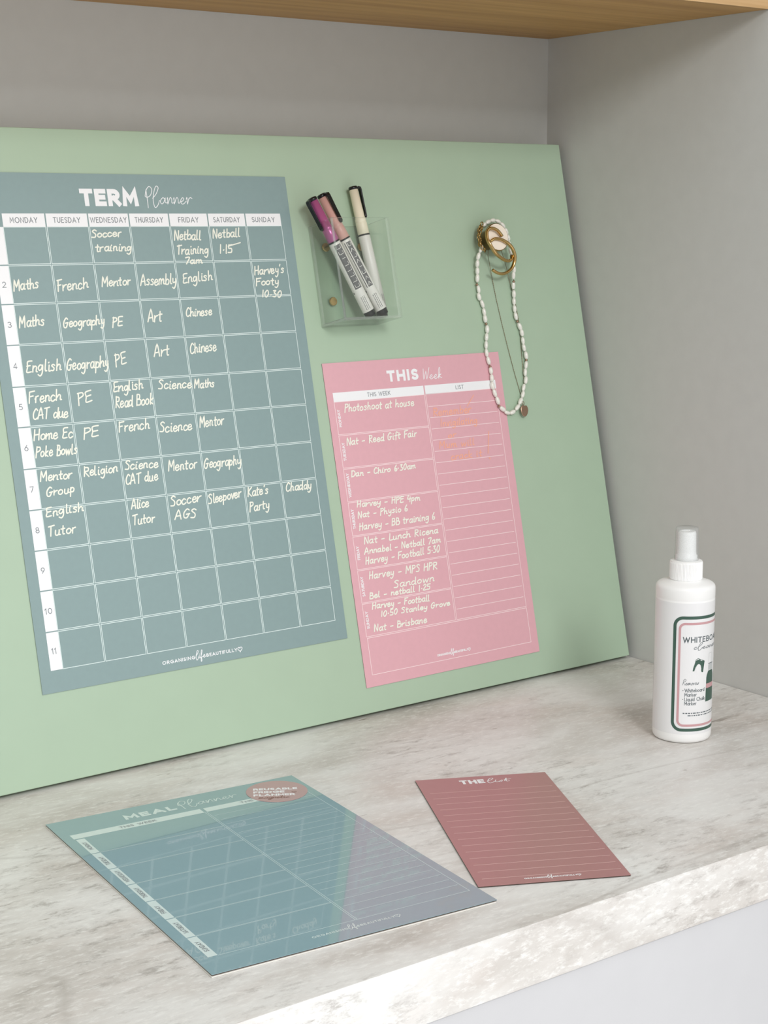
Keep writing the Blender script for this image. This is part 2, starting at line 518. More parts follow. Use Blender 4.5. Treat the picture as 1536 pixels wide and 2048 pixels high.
HAND = parse('''
a 50 40 48,22 56,4 36,10 6,26 4,40 30,42 52,40 8,52 4
b 46 6 100,6 4/6 36,24 54,42 38,34 6,6 6
c 42 38 46,22 56,4 34,10 6,26 2,42 14
d 50 40 44,20 54,4 30,14 4,34 14,42 40/42 100,42 10,50 2
e 44 6 28,36 34,32 54,16 54,4 30,12 4,28 2,44 16
f 40 38 90,26 100,16 84,16 -12/2 52,36 56
g 50 40 48,20 56,4 34,14 10,32 20,42 50,42 -10,26 -38,6 -26
h 50 6 100,6 2/6 30,24 54,38 44,38 10,50 8
i 24 10 54,10 8,22 4/10 76,13 80
k 44 6 100,6 2/38 54,8 26,42 2
l 24 8 100,8 12,22 4
m 68 6 54,6 2/6 34,20 54,30 46,30 4/30 34,46 54,56 44,56 10,68 6
n 48 6 54,6 2/6 32,22 54,38 46,38 10,48 6
o 46 24 54,6 40,6 14,22 2,40 16,40 42,24 54
p 46 8 56,6 -40/8 34,24 54,42 38,34 8,8 8
r 38 6 54,6 2/6 28,18 48,36 54
s 40 34 48,20 56,8 44,30 24,24 4,4 6
t 36 16 86,16 10,30 4/2 54,34 58
u 50 6 54,6 14,20 2,36 16,38 54/38 30,38 8,50 4
v 42 4 54,18 2,34 50,44 54
w 62 4 54,14 2,30 44,42 2,58 54
y 46 6 54,8 20,22 14,38 24/38 54,36 -10,20 -38,4 -28
A 60 2 0,28 100,54 0/10 36,48 40
B 52 6 100,6 0/6 98,34 92,34 60,8 54/8 54,46 44,40 4,6 2
C 52 46 84,28 100,6 60,10 14,30 2,50 16
D 56 8 100,8 0/2 98,36 92,52 50,34 6,4 2
E 48 46 100,8 94,10 50,6 6,46 8/10 52,40 56
F 48 8 98,8 0/4 96,48 102/8 54,38 58
G 58 48 88,30 100,6 60,10 10,34 4,48 40/28 42,56 46
H 56 8 100,8 0/46 100,46 0/8 50,46 54
I 20 8 100,8 0
K 52 8 100,8 0/46 98,10 48,50 0
L 44 8 100,8 50,8 4,46 6
M 70 6 0,10 100,32 40,56 100,62 0
N 58 8 0,8 100,46 4,48 100
P 48 10 100,8 50,6 -6/6 96,38 94,42 66,8 48
R 54 8 100,8 0/6 98,40 92,40 60,10 52,50 0
S 50 44 88,26 100,8 80,38 44,34 6,4 6
T 52 26 98,26 0/2 94,52 102
0 46 26 100,6 60,10 10,26 0,42 40,38 86,26 100
1 22 10 100,10 0
2 46 6 82,24 100,38 76,4 4,44 4
3 44 6 92,30 96,16 60,38 40,30 4,4 6
4 46 14 100,4 40,44 44/34 80,34 0
5 46 40 100,10 96/10 96,8 56,36 50,36 8,4 6
6 44 28 100,8 50,10 8,34 6,36 36,8 34
7 46 4 94,44 98,16 0
8 44 36 86,16 98,10 76,34 40,32 4,10 4,10 36,34 66,38 88
- 44 6 34,38 37
· 22 8 36,13 40
' 18 12 100,7 80
''')
SCRIPT = parse('''
P 56 12 84,18 40,24 -22/4 46,12 80,34 104,54 88,46 56,22 40,6 44
l 52 2 34,30 62,46 96,30 106,14 74,6 22,16 -18,36 -10,52 22
a 52 40 30,24 38,6 18,14 2,30 10,42 36,42 10,56 8
n 48 4 30,8 38,8 2,20 28,30 40,38 28,38 8,50 8
e 46 2 14,24 20,32 34,20 38,8 20,16 2,32 4,48 18
r 46 4 30,10 40,12 2,22 30,36 40,48 34
W 66 4 96,10 4,32 72,42 4,66 104
k 46 6 10,22 70,16 100,8 70,8 2,16 30,34 38,14 22,42 4
i 28 4 12,8 38,8 8,18 2,30 12/10 54,12 58
s 38 2 6,24 40,24 18,18 2,4 4
t 40 2 10,18 86,14 8,26 2,36 8/0 48,48 56
f 44 2 8,24 60,32 96,20 104,12 60,10 -40,24 -36,20 4,44 14
c 42 34 32,20 38,6 18,16 2,44 14
L 56 2 10,30 40,46 90,32 106,18 70,12 10,26 0,56 18
R 58 12 96,10 0/2 80,20 102,50 90,40 60,12 50,56 2
m 70 4 30,8 38,8 2,20 30,28 38,30 4,42 30,50 38,52 10,70 8
o 42 20 38,6 22,14 2,32 8,32 30,20 38,44 32
v 42 4 38,16 2,32 38,46 34
g 46 38 30,22 38,6 18,18 4,36 20,40 36,34 -34,14 -36,8 -20,46 8
''')


def text_strokes(font, s, track):
    """-> strokes in units of cap height, total width"""
    x = 0.0; out = []
    for ch in s:
        if ch == ' ':
            x += 0.34 + track; continue
        w, st = font[ch]
        out += [[(x + px, py) for px, py in q] for q in st]
        x += w + track
    return out, max(0.01, x - track)


def write(mb, font, s, x0, y0, x1, y1, h, w, fn, cap='round', track=0.12, slant=0.0, jit=0.0, bold=False, maxseg=None):
    """letter s along the baseline (x0,y0)-(x1,y1), cap height h; y grows upwards in fn's plane"""
    st, W = text_strokes(font, s, track)
    L = math.hypot(x1 - x0, y1 - y0)
    ex, ey = (x1 - x0) / L, (y1 - y0) / L
    inset = w / 2 if bold else 0
    sx = (L - 2 * inset) / W
    hh = h - 2 * inset
    for k, q in enumerate(st):
        jx, jy = random.uniform(-jit, jit), random.uniform(-jit, jit)
        P = []
        for px, py in q:
            a = px * sx + inset + slant * py * hh + jx
            b = py * hh + inset + jy
            P.append((x0 + ex * a - ey * b, y0 + ey * a + ex * b))
        mb.ribbon(P, w, fn, cap, maxseg=maxseg, d=(k % 4) * 5e-6)


def word(name, m, parent, font, s, *args, label=None, **kw):
    """one written word as a part of its own"""
    mb = MB()
    write(mb, font, s, *args, **kw)
    o = mb.build(name, m, parent)
    if label: o['label'] = label
    return o


def heart(cx, cy, s):
    P = []
    for k in range(29):
        t = 2 * math.pi * k / 28
        P.append((cx + s * 0.0625 * 8 * math.sin(t) ** 3, cy + s * 0.03125 * (13 * math.cos(t) - 5 * math.cos(2 * t) - 2 * math.cos(3 * t) - math.cos(4 * t))))
    return P


def frame(o, ex, ey, n):
    m = Matrix((ex, ey, n)).transposed().to_4x4()
    m.translation = o
    return m


# ------------------------------------------------------------------ the niche
CEIL, SHELF_D, DEPTH, THICK = 0.6268, 0.2935, 0.569, 0.0423
XL = -1.75


def solid(name, b, m, bev=0.0, parent=None, **kw):
    o = MB().box(*b).build(name, m, parent)
    if bev: bevel_mesh(o.data, bev, 3)
    return tag(o, **kw)


solid('wall_back', (XL, 0.02, 0.0, 0.02, -0.75, 1.15), M['wall'], kind='structure')
solid('wall_right', (0.0, 0.019, -0.80, 0.0, -0.75, 1.15), M['wall'], kind='structure')
top = MB().box(XL, -0.0005, -DEPTH, -0.0005, -THICK, 0.0).build('worktop', M['stone'])
bevel_mesh(top.data, 0.0018, 3)
tag(top, 'pale grey marbled stone worktop running under the leaning green board', 'worktop')
solid('cabinet_front', (XL, -0.0005, -DEPTH + 0.0035, -DEPTH + 0.022, -0.75, -THICK - 0.0008), M['cabinet'], 0.001,
      label='plain white cabinet front below the marbled worktop', cat='cabinet')
sh = thing('wooden_shelf', Matrix.Translation((-0.875, -SHELF_D / 2, CEIL)), 'oak shelf spanning the niche above the green board', 'shelf')
solid('shelf_board', (XL + 0.875, 0.8745, -SHELF_D / 2 + 0.0012, SHELF_D / 2 - 0.0005, 0, 0.036), M['oak'], 0.0, sh)
e = solid('front_edging', (XL + 0.875, 0.8745, -SHELF_D / 2, -SHELF_D / 2 + 0.0012, 0, 0.036), M['oak_edge'], 0.0, sh)
e['label'] = 'lighter oak edging strip along the shelf front'

# ------------------------------------------------------------------ the leaning board
BT, TILT, BH, BTH = 0.0085, 0.2234, 0.5288, 0.0165
EX = Vector((math.cos(BT), math.sin(BT), 0))
NIN = Vector((-EX.y, EX.x, 0))
EV = Vector((0, 0, 1)) * math.cos(TILT) + NIN * math.sin(TILT)
NB = EX.cross(EV)
BO = Vector((-0.0075, -0.1452, BTH * math.sin(TILT)))
BW = 0.90


def bp(u, v, off=0.0):
    """point on the board: u right from its lower right corner, v up its face, off out of its face"""
    return BO + EX * u + EV * v + NB * off


def bframe(u, v, off=0.0):
    return frame(bp(u, v, off), EX, EV, NB)


bd = MB().box(-BW / 2, BW / 2, 0, BH, -BTH, 0).build('magnetic_board', M['board'])
bevel_mesh(bd.data, 0.0011, 3)
bd.matrix_world = bframe(-BW / 2, 0)
tag(bd, 'large sage green magnetic board leaning against the grey niche wall', 'board')

# ------------------------------------------------------------------ printed sheets: shared bits
MM = 0.001


def lay(z):
    return lambda x, y, d=0.0: (x, y, z + d)


def footer(mb, x0, x1, y, h, fn, w):
    """ORGANISING life BEAUTIFULLY and a heart"""
    L = x1 - x0
    write(mb, SANS, 'ORGANISING', x0, y, x0 + .395 * L, y, h, w, fn, 'square', 0.42)
    write(mb, SCRIPT, 'life', x0 + .405 * L, y - .1 * h, x0 + .53 * L, y - .1 * h, h * 2.7, w * .9, fn, track=0.0, slant=.12)
    write(mb, SANS, 'BEAUTIFULLY', x0 + .545 * L, y, x0 + .93 * L, y, h, w, fn, 'square', 0.42)
    mb.ribbon(heart(x0 + .97 * L, y + h * .5, h * 1.9), w, fn, closed=True)


def sheet_thing(name, fr, w, h, face, label, cat, back=0.00055, facet=0.00018, gap=0.0):
    """a magnetic sheet: dark magnet layer and printed face; local x right, y up from the lower edge"""
    t = thing(name, fr, label, cat)
    b = MB().box(-w / 2 + .0002, w / 2 - .0002, .0002, h - .0002, gap, gap + back).build('magnetic_backing', M['mag'], t)
    b['label'] = 'dark magnetic backing layer'
    MB().box(-w / 2, w / 2, 0, h, gap + back, gap + back + facet).build('printed_face', face, t)
    return t, gap + back + facet


def sheet_frame(u, v, rot, w, h):
    c, s = math.cos(rot), math.sin(rot)
    ex = EX * c + EV * s
    ey = EV * c - EX * s
    o = bp(u, v) + ex * (w / 2) - ey * h
    return frame(o, ex, ey, NB)

# ------------------------------------------------------------------ term planner
TERM_NOTES = [
    ('Soccer',96.7,53.9,124.4,53.1,6.8), ('training',98.6,65.5,132.4,65.4,7.2), ('Netball',174.1,56.3,201.0,56.6,8.8), ('Training',175.0,69.1,206.6,68.7,8.4),
    ('7am',182.2,77.1,199.3,76.9,6.0), ('Netball',212.9,54.9,240.8,54.4,8.2), ('1·15',217.8,68.8,231.3,68.5,8.0), ('Maths',21.6,96.4,43.7,94.8,8.9),
    ('French',59.3,97.9,87.7,95.7,9.4), ('Mentor',99.8,95.1,127.1,94.3,8.2), ('Assembly',136.2,95.2,170.7,94.4,9.5), ('English',177.2,94.2,207.1,91.7,8.8),
    ("Harvey's",250.7,88.3,282.2,87.1,8.0), ('Footy',250.6,98.2,275.2,97.4,7.2), ('10·30',255.3,108.3,275.5,108.9,6.3), ('Maths',22.0,126.3,44.3,125.1,9.2),
    ('Geography',60.3,127.9,97.9,126.4,8.4), ('PE',104.6,128.9,114.4,128.8,8.5), ('Art',138.2,126.3,152.1,126.0,10.7), ('Chinese',175.6,122.9,201.3,122.6,8.1),
    ('English',22.5,162.7,53.4,162.8,10.1), ('Geography',58.4,163.1,96.4,161.9,10.0), ('PE',102.5,162.2,113.4,160.3,10.5), ('Art',139.8,156.0,154.4,155.5,10.6),
    ('Chinese',174.6,155.2,201.5,153.5,9.4), ('French',21.5,187.5,49.9,186.7,9.5), ('CAT due',22.6,200.7,54.0,201.1,9.1), ('PE',63.9,191.8,77.5,189.4,9.6),
    ('English',97.8,183.6,125.3,182.3,8.8), ('Read Book',97.3,196.6,133.2,195.7,9.8), ('Science',139.5,183.6,171.7,184.4,8.3), ('Maths',174.5,185.1,194.6,184.9,7.7),
    ('Home Ec',21.3,217.5,55.3,218.0,9.2), ('Poke Bowls',21.4,231.0,57.3,231.7,8.8), ('PE',64.8,219.7,79.1,219.0,9.3), ('French',97.4,217.2,126.8,216.1,9.1),
    ('Science',135.2,220.2,166.8,220.2,8.9), ('Mentor',174.4,218.8,198.9,218.1,9.4), ('Mentor',22.0,251.0,50.4,250.9,8.1), ('Group',25.6,263.4,50.8,262.6,7.7),
    ('Religion',60.6,250.8,91.9,249.6,8.2), ('Science',98.3,248.8,129.3,249.2,8.0), ('CAT due',97.1,261.1,127.7,259.7,8.7), ('Mentor',138.5,253.5,166.8,253.2,8.9),
    ('Geography',173.4,254.2,210.5,254.2,9.0), ('English',23.1,280.1,56.6,278.2,7.7), ('Tutor',22.5,295.7,47.0,294.9,8.4), ('Alice',99.3,281.8,115.8,281.6,8.3),
    ('Tutor',98.4,295.1,119.8,294.6,8.7), ('Soccer',136.1,283.4,166.2,282.1,8.8), ('AGS',138.8,294.4,159.2,295.1,8.1), ('Sleepover',173.2,284.8,206.5,282.3,8.6),
    ("Kate's",212.6,282.5,234.3,282.1,8.3), ('Party',212.8,295.9,233.4,295.1,8.3), ('Chaddy',252.2,281.9,280.1,282.6,8.1),
]
WEEK_NOTES = [
    ('Photoshoot at house',17.3,45.5,97.3,45.3,7.5), ('Nat - Reed Gift Fair',14.6,76.3,95.8,74.5,6.9), ('Dan - Chiro 6·30am',14.9,105.3,89.4,104.1,5.8), ('Harvey - HPE 4pm',16.4,133.1,89.2,134.6,6.0),
    ('Nat - Physio 6',15.8,143.2,73.3,142.6,6.0), ('Harvey - BB training 6',15.4,154.4,103.9,153.8,6.8), ('Nat - Lunch Ricena',18.6,167.4,105.1,167.3,6.5), ('Annabel - Netball 7am',17.8,176.8,106.5,176.2,6.0),
    ('Harvey - Football 5·30',17.0,186.1,104.1,185.1,6.8), ('Harvey - MPS HPR',18.6,199.6,98.1,200.6,7.0), ('Sandown',45.4,211.5,92.6,211.5,7.0), ('Bel - netball 1·25',16.3,217.5,86.8,218.5,5.7),
    ('Harvey - Football',17.7,227.2,84.1,229.1,6.2), ('10·50 Stanley Grove',26.4,235.4,107.5,236.4,5.3), ('Nat - Brisbane',16.5,247.8,77.2,248.4,6.5),
]
ORANGE_NOTES = [
    ('Remember',118.6,57.0,165.7,57.0,8.3), ('Invigilating',125.9,67.5,171.3,67.9,7.4), ('or',133.0,79.3,143.2,78.5,5.7), ('Mum will',120.4,88.4,163.8,88.5,7.1),
    ('crack it',132.9,100.3,171.2,100.1,7.4),
]

W_, H_ = 0.297, 0.420
tp, z0 = sheet_thing('term_planner', sheet_frame(-0.63949, 0.49146, -0.0016, W_, H_), W_, H_, M['blue'],
                     'large blue-grey term planner sheet with handwritten timetable on the green board', 'planner')


def P_(u, v): return (u * MM - W_ / 2, H_ - v * MM)


fn = lay(z0 + .00004)
cols = [20.0, 58.0, 96.2, 134.2, 172.6, 211.0, 249.4, 287.2]
rows = [44.4, 75.9, 107.6, 140.6, 174.3, 206.9, 240.6, 273.7, 306.4, 338.8, 371.9, 403.2]
mb = MB()
for i in range(7):
    mb.rect(*P_(cols[i] + (.3 if i else .3), 44.6), *P_(cols[i + 1] - .9, 33.5), fn)
for j in range(11):
    mb.rect(*P_(9.6, rows[j + 1] - (.9 if j < 10 else 0.9)), *P_(19.9, rows[j] + .1), fn)
mb.build('header_band', M['white'], tp)
mb = MB()
for i in range(7):
    for j in range(11):
        a, b = cols[i] + .25, cols[i + 1] - 1.0
        c, d = rows[j] + .25, rows[j + 1] - 1.0
        mb.ribbon([P_(a, c), P_(b, c), P_(b, d), P_(a, d)], .50 * MM, fn, closed=True)
mb.build('printed_grid', M['line'], tp)
fn2 = lay(z0 + .00010)
for i, d in enumerate('MONDAY TUESDAY WEDNESDAY THURSDAY FRIDAY SATURDAY SUNDAY'.split()):
    cw = {6: 23.5, 7: 23.8, 9: 33.4, 8: 26.5}[len(d)]
    cx = (cols[i] + cols[i + 1]) / 2 - .5
    if d == 'FRIDAY': cw = 19.5
    word('day_name', M['grey'], tp, SANS, d, *P_(cx - cw / 2, 41.0), *P_(cx + cw / 2, 41.0), 4.1 * MM, .62 * MM, fn2, 'square', .36)
for j in range(1, 11):
    s = str(j + 1)
    cy = (rows[j] + rows[j + 1]) / 2 + 1.6
    hw = 1.4 if len(s) == 1 else 2.9
    if s == '11': hw = 1.7
    word('week_number', M['grey'], tp, SANS, s, *P_(14.3 - hw, cy), *P_(14.3 + hw, cy), 4.3 * MM, .58 * MM, fn2, 'square', .38)
word('title_word', M['white'], tp, SANS, 'TERM', *P_(91.2, 27.3), *P_(145.3, 27.3), 14.6 * MM, 4.0 * MM, fn, 'square', .42, bold=True)
word('title_script', M['white'], tp, SCRIPT, 'Planner', *P_(151.0, 25.4), *P_(197.0, 25.4), 14.6 * MM, .62 * MM, fn, track=.0, slant=.1)
mb = MB()
footer(mb, *[P_(109.2, 0)[0], P_(187, 0)[0]], P_(0, 413.4)[1], 2.3 * MM, fn, .62 * MM)
mb.build('footer_lettering', M['white'], tp)
fn3 = lay(z0 + .00016)
for t, a, b, c, d, h in TERM_NOTES:
    word('handwritten_note', M['chalk'], tp, HAND, t, *P_(a, b), *P_(c, d), h * .94 * MM, 1.16 * MM, fn3, slant=.2, track=.06, jit=.35 * MM)
mb = MB()
mb.ribbon([P_(227.5, 62.5), P_(240.5, 59.4)], 1.0 * MM, fn3)
mb.build('pen_flourish', M['chalk'], tp)

# ------------------------------------------------------------------ this week planner
W_, H_ = 0.210, 0.297
wp, z0 = sheet_thing('weekly_planner', sheet_frame(-0.33022, 0.32001, 0.00116, W_, H_), W_, H_, M['pink'],
                     'pink weekly planner sheet with handwriting on the green board under the necklace', 'planner')
fn, fn2, fn3 = lay(z0 + .00004), lay(z0 + .00010), lay(z0 + .00016)
mb = MB()
mb.rect(*P_(7.3, 35.7), *P_(111.8, 27.3), fn)
mb.rect(*P_(113.3, 35.7), *P_(201.2, 27.3), fn)
mb.build('header_band', M['white'], wp)
mb = MB()
wr = [35.7, 66.3, 97.0, 127.9, 159.2, 190.3, 220.9, 251.8]
for j in range(7):
    a, b, c, d = 7.6, 111.7, wr[j] + (.5 if j else .2), wr[j + 1] - .6
    mb.ribbon([P_(a, c), P_(b, c), P_(b, d), P_(a, d)], .48 * MM, fn, closed=True)
mb.ribbon([P_(113.4, 35.7), P_(200.8, 35.7), P_(200.8, 251.2), P_(113.4, 251.2)], .48 * MM, fn, closed=True)
for k in range(19):
    v = 47.5 + 10.77 * k
    mb.ribbon([P_(115.0, v), P_(198.6, v)], .50 * MM, fn)
mb.ribbon([P_(8.2, 252.6), P_(200.8, 252.6), P_(200.8, 286.2), P_(8.2, 286.2)], .5 * MM, fn, closed=True)
mb.build('printed_grid', M['pline'], wp)
word('column_heading', M['grey'], wp, SANS, 'THIS WEEK', *P_(45.8, 33.2), *P_(72.0, 33.2), 3.4 * MM, .5 * MM, fn2, 'square', .3)
word('column_heading', M['grey'], wp, SANS, 'LIST', *P_(150.9, 33.1), *P_(160.4, 33.1), 3.3 * MM, .5 * MM, fn2, 'square', .3)
word('title_word', M['white'], wp, SANS, 'THIS', *P_(71.0, 21.2), *P_(107.8, 21.2), 10.6 * MM, 2.7 * MM, fn, 'square', .44, bold=True)
word('title_script', M['white'], wp, SCRIPT, 'Week', *P_(112.5, 21.6), *P_(136.0, 21.6), 10.6 * MM, .6 * MM, fn, track=.0, slant=.15)
for j, d in enumerate('MONDAY TUESDAY WEDNESDAY THURSDAY FRIDAY SATURDAY SUNDAY'.split()):
    L = {6: 15.5, 7: 16.2, 9: 21.5, 8: 17.5}[len(d)]
    if d == 'FRIDAY': L = 12.0
    cy = (wr[j] + wr[j + 1]) / 2
    word('day_name', M['white'], wp, SANS, d, *P_(12.3, cy + L / 2), *P_(12.3, cy - L / 2), 2.5 * MM, .55 * MM, fn, 'square', .3)
mb = MB()
footer(mb, P_(84.7, 0)[0], P_(124.5, 0)[0], P_(0, 281.6)[1], 1.6 * MM, fn, .5 * MM)
mb.build('footer_lettering', M['white'], wp)
for t, a, b, c, d, h in WEEK_NOTES:
    word('handwritten_note', M['chalk'], wp, HAND, t, *P_(a, b), *P_(c, d), h * .94 * MM, 1.08 * MM, fn3, slant=.22, track=.08, jit=.25 * MM)
for t, a, b, c, d, h in ORANGE_NOTES:
    word('handwritten_reminder', M['orange'], wp, HAND, t, *P_(a, b), *P_(c, d), h * .92 * MM, .95 * MM, fn3, slant=.18, track=.08, jit=.2 * MM, label='peach coloured handwritten word')
mb = MB()
mb.ribbon([P_(161.5, 50.5), P_(171.5, 40.5)], .8 * MM, fn3)
mb.build('pen_flourish', M['orange'], wp)
mb = MB()
mb.ribbon([P_(184.0, 77.0), P_(179.5, 98.0)], .95 * MM, fn3)
mb.ribbon([P_(180.3, 102.4), P_(180.9, 103.6)], 1.2 * MM, fn3)
mb.build('exclamation_mark', M['orange'], wp)

# ------------------------------------------------------------------ meal planner pad on the worktop


def counter_frame(x, y, rot, w, h):
    c, s = math.cos(rot), math.sin(rot)
    ex = Vector((c, s, 0)); ey = Vector((-s, c, 0))
    return frame(Vector((x, y, 0)) + ex * (w / 2) - ey * h, ex, ey, Vector((0, 0, 1)))


W_, H_ = 0.2072, 0.2883
KM = 0.2072 / 0.2055
mp_ = thing('meal_planner', counter_frame(-0.68899, -0.22379, -0.08656, W_, H_),
            'glossy blue meal planner sheet lying on the worktop, round rose sticker in its corner', 'planner')


def P_(u, v): return (u * KM * MM - W_ / 2, H_ - v * KM * MM)


c_ = MB().box(-W_ / 2 - .0003, W_ / 2 - .0012, -.0006, H_ - .001, .0002, .0008).build('backing_card', M['card'], mp_)
c_['label'] = 'white backing card under the glossy sheet'
b_ = MB().box(-W_ / 2 + .0003, W_ / 2 - .0003, .0002, H_ - .0003, .0009, .0016).build('magnetic_backing', M['mag'], mp_)
b_['label'] = 'dark magnetic backing layer'
MB().box(-W_ / 2, W_ / 2, 0, H_, .0016, .0019).build('printed_face', M['meal'], mp_)
z0 = .0019
fn, fn2 = lay(z0 + .00004), lay(z0 + .00010)
mb = MB()
mb.rect(*P_(7.2, 39.4), *P_(110.4, 30.6), fn)
mb.rect(*P_(113.0, 39.0), *P_(199.0, 30.8), fn)
mr = [40.6, 72.0, 104.4, 136.5, 168.6, 200.6, 232.6, 264.3]
for j in range(7):
    mb.rect(*P_(8.0, mr[j + 1] - .5), *P_(14.4, mr[j] + .5), fn)
mb.build('header_band', M['mwhite'], mp_)
mb = MB()
mb.ribbon([P_(110.8, 38), P_(110.8, 264)], .55 * MM, fn)
mb.ribbon([P_(112.2, 38), P_(112.2, 264)], .55 * MM, fn)
for j in range(1, 7):
    mb.ribbon([P_(14.6, mr[j] - .45), P_(110.6, mr[j] - .45)], .5 * MM, fn)
    mb.ribbon([P_(14.6, mr[j] + .45), P_(110.6, mr[j] + .45)], .5 * MM, fn)
mb.ribbon([P_(14.6, 264.2), P_(198.4, 264.2), P_(198.4, 39)], .6 * MM, fn)
for k in range(21):
    mb.ribbon([P_(114.5, 49.0 + 10.15 * k), P_(196.6, 49.0 + 10.15 * k)], .55 * MM, fn)
mb.build('printed_grid', M['mline'], mp_)
word('column_heading', M['grey'], mp_, SANS, 'THIS WEEK', *P_(44.3, 36.6), *P_(72.8, 36.6), 3.2 * MM, .55 * MM, fn2, 'square', .3)
word('column_heading', M['grey'], mp_, SANS, 'THE LIST', *P_(143.0, 36.4), *P_(168.0, 36.4), 3.0 * MM, .5 * MM, fn2, 'square', .3)
for j, d in enumerate('MONDAY TUESDAY WEDNESDAY THURSDAY FRIDAY SATURDAY SUNDAY'.split()):
    L = {6: 15.0, 7: 16.0, 9: 21.5, 8: 17.5}[len(d)]
    if d == 'FRIDAY': L = 12.5
    cy = (mr[j] + mr[j + 1]) / 2
    word('day_name', M['grey'], mp_, SANS, d, *P_(12.6, cy + L / 2), *P_(12.6, cy - L / 2), 2.8 * MM, .5 * MM, fn2, 'square', .3)
word('title_word', M['mwhite'], mp_, SANS, 'MEAL', *P_(54.5, 22.5), *P_(96.2, 22.5), 9.0 * MM, 2.5 * MM, fn, 'square', .42, bold=True)
word('title_script', M['mwhite'], mp_, SCRIPT, 'Planner', *P_(98.5, 21.6), *P_(147.0, 21.6), 13.5 * MM, .7 * MM, fn, track=.0, slant=.1)
mb = MB()
footer(mb, P_(75, 0)[0], P_(139, 0)[0], P_(0, 273.8)[1], 2.1 * MM, fn, .5 * MM)
mb.build('footer_lettering', M['mwhite'], mp_)
sx, sy = P_(178.0, 27.2)
st_ = MB().lathe([(.0242, 0), (.0242, .00012)], 72, Matrix.Translation((sx, sy, z0 + .0001))).build('sticker', M['stick'], mp_)
st_['label'] = 'round dusty rose sticker'
sa = math.radians(-25.5)
sfn = lambda x, y, d=0.0: (sx + x * math.cos(sa) - y * math.sin(sa), sy + x * math.sin(sa) + y * math.cos(sa), z0 + .00027 + d)
for t, x1, y in (('REUSABLE', .0162, .0030), ('FRIDGE', .0060, -.0036), ('PLANNER', .0140, -.0103)):
    word('sticker_word', M['white'], st_, SANS, t, -.0185, y, x1, y, .0047, .00125, sfn, 'square', .34, bold=True)
word('sticker_script', M['brown'], st_, SCRIPT, 'magnetic', -.0150, -.0158, .0090, -.0158, .0075, .0006, sfn, track=0, slant=.2, label='brown script lettering')
mb = MB()
mb.ribbon(heart(.0135, -.0030, .0036), .0005, sfn, closed=True)
mb.build('sticker_heart', M['brown'], st_)

# ------------------------------------------------------------------ the list
W_, H_ = 0.10766, 0.21544
KM = 1.0079
lp, z0 = sheet_thing('list_notepad_sheet', counter_frame(-0.40891, -0.30995, -0.45134, W_, H_), W_, H_, M['list'],
                     'small dusty rose list sheet with ruled lines lying on the worktop', 'list', gap=.0002, back=.0008)


def P_(u, v): return (u * KM * MM - W_ / 2, H_ - v * KM * MM)


fn = lay(z0 + .00004)
mb = MB()
for k in range(15):
    v = 32.0 + 12.13 * k
    mb.ribbon([P_(5.6, v), P_(103.4, v)], .55 * MM, fn)
mb.build('printed_lines', M['lline'], lp)
word('title_word', M['white'], lp, SANS, 'THE', *P_(33.8, 16.2), *P_(53.8, 16.2), 9.0 * MM, 2.2 * MM, fn, 'square', .44, bold=True)
word('title_script', M['white'], lp, SCRIPT, 'list', *P_(55.2, 15.4), *P_(74.0, 15.4), 8.8 * MM, .65 * MM, fn, track=.0, slant=.15)
mb = MB()
footer(mb, P_(34.0, 0)[0], P_(73.5, 0)[0], P_(0, 207.2)[1], 1.5 * MM, fn, .5 * MM)
mb.build('footer_lettering', M['white'], lp)

# ------------------------------------------------------------------ acrylic pen holder on the board
HU0, HU1, HV0, HV1, HD = -0.3245, -0.2612, 0.3528, 0.4452, 0.0395
T = 0.0026
hold = thing('pen_holder', bframe((HU0 + HU1) / 2, HV0), 'clear acrylic pen holder stuck on the green board, three markers inside', 'pen holder')
HW, HH = (HU1 - HU0) / 2, HV1 - HV0


def slab(name, x0, x1, y0, y1, za, zb, edge_axis):
    """a clear panel: two faces in clear acrylic, four cut edges as a child strip"""
    fs = {'x': [(0, 4, 6, 2), (1, 3, 7, 5)], 'y': [(0, 1, 5, 4), (2, 6, 7, 3)], 'z': [(0, 2, 3, 1), (4, 5, 7, 6)]}
    vs = [(x, y, z) for z in (za, zb) for y in (y0, y1) for x in (x0, x1)]
    o = MB().add(vs, fs[edge_axis]).build(name, M['acryl'], hold)
    ed = [f for k in 'xyz' if k != edge_axis for f in fs[k]]
    MB().add(vs, ed).build('cut_edge', M['acryl_edge'], o)
    return o


slab('back_panel', -HW, HW, 0, HH, .0002, T, 'z')
slab('front_panel', -HW, HW, 0, HH, HD - T, HD, 'z')
slab('side_panel', -HW, -HW + T, T, HH, T, HD - T, 'x')
slab('side_panel', HW - T, HW, T, HH, T, HD - T, 'x')
slab('bottom_panel', -HW, HW, 0, T, T, HD - T, 'y')
for mx in (-.30992 - (HU0 + HU1) / 2, -.26967 - (HU0 + HU1) / 2):
    for my in (.4258 - HV0, .3760 - HV0):
        MB().lathe([(.0, .0), (.0040, .0), (.0040, .0012), (.0036, .0017), (0, .0017)], 28, Matrix.Translation((mx, my, T))).build('magnet', M['gold'], hold)['label'] = 'gold disc magnet'

# ------------------------------------------------------------------ markers
CAMB = Vector(((CAM_LOC - BO).dot(EX), (CAM_LOC - BO).dot(EV), (CAM_LOC - BO).dot(NB)))


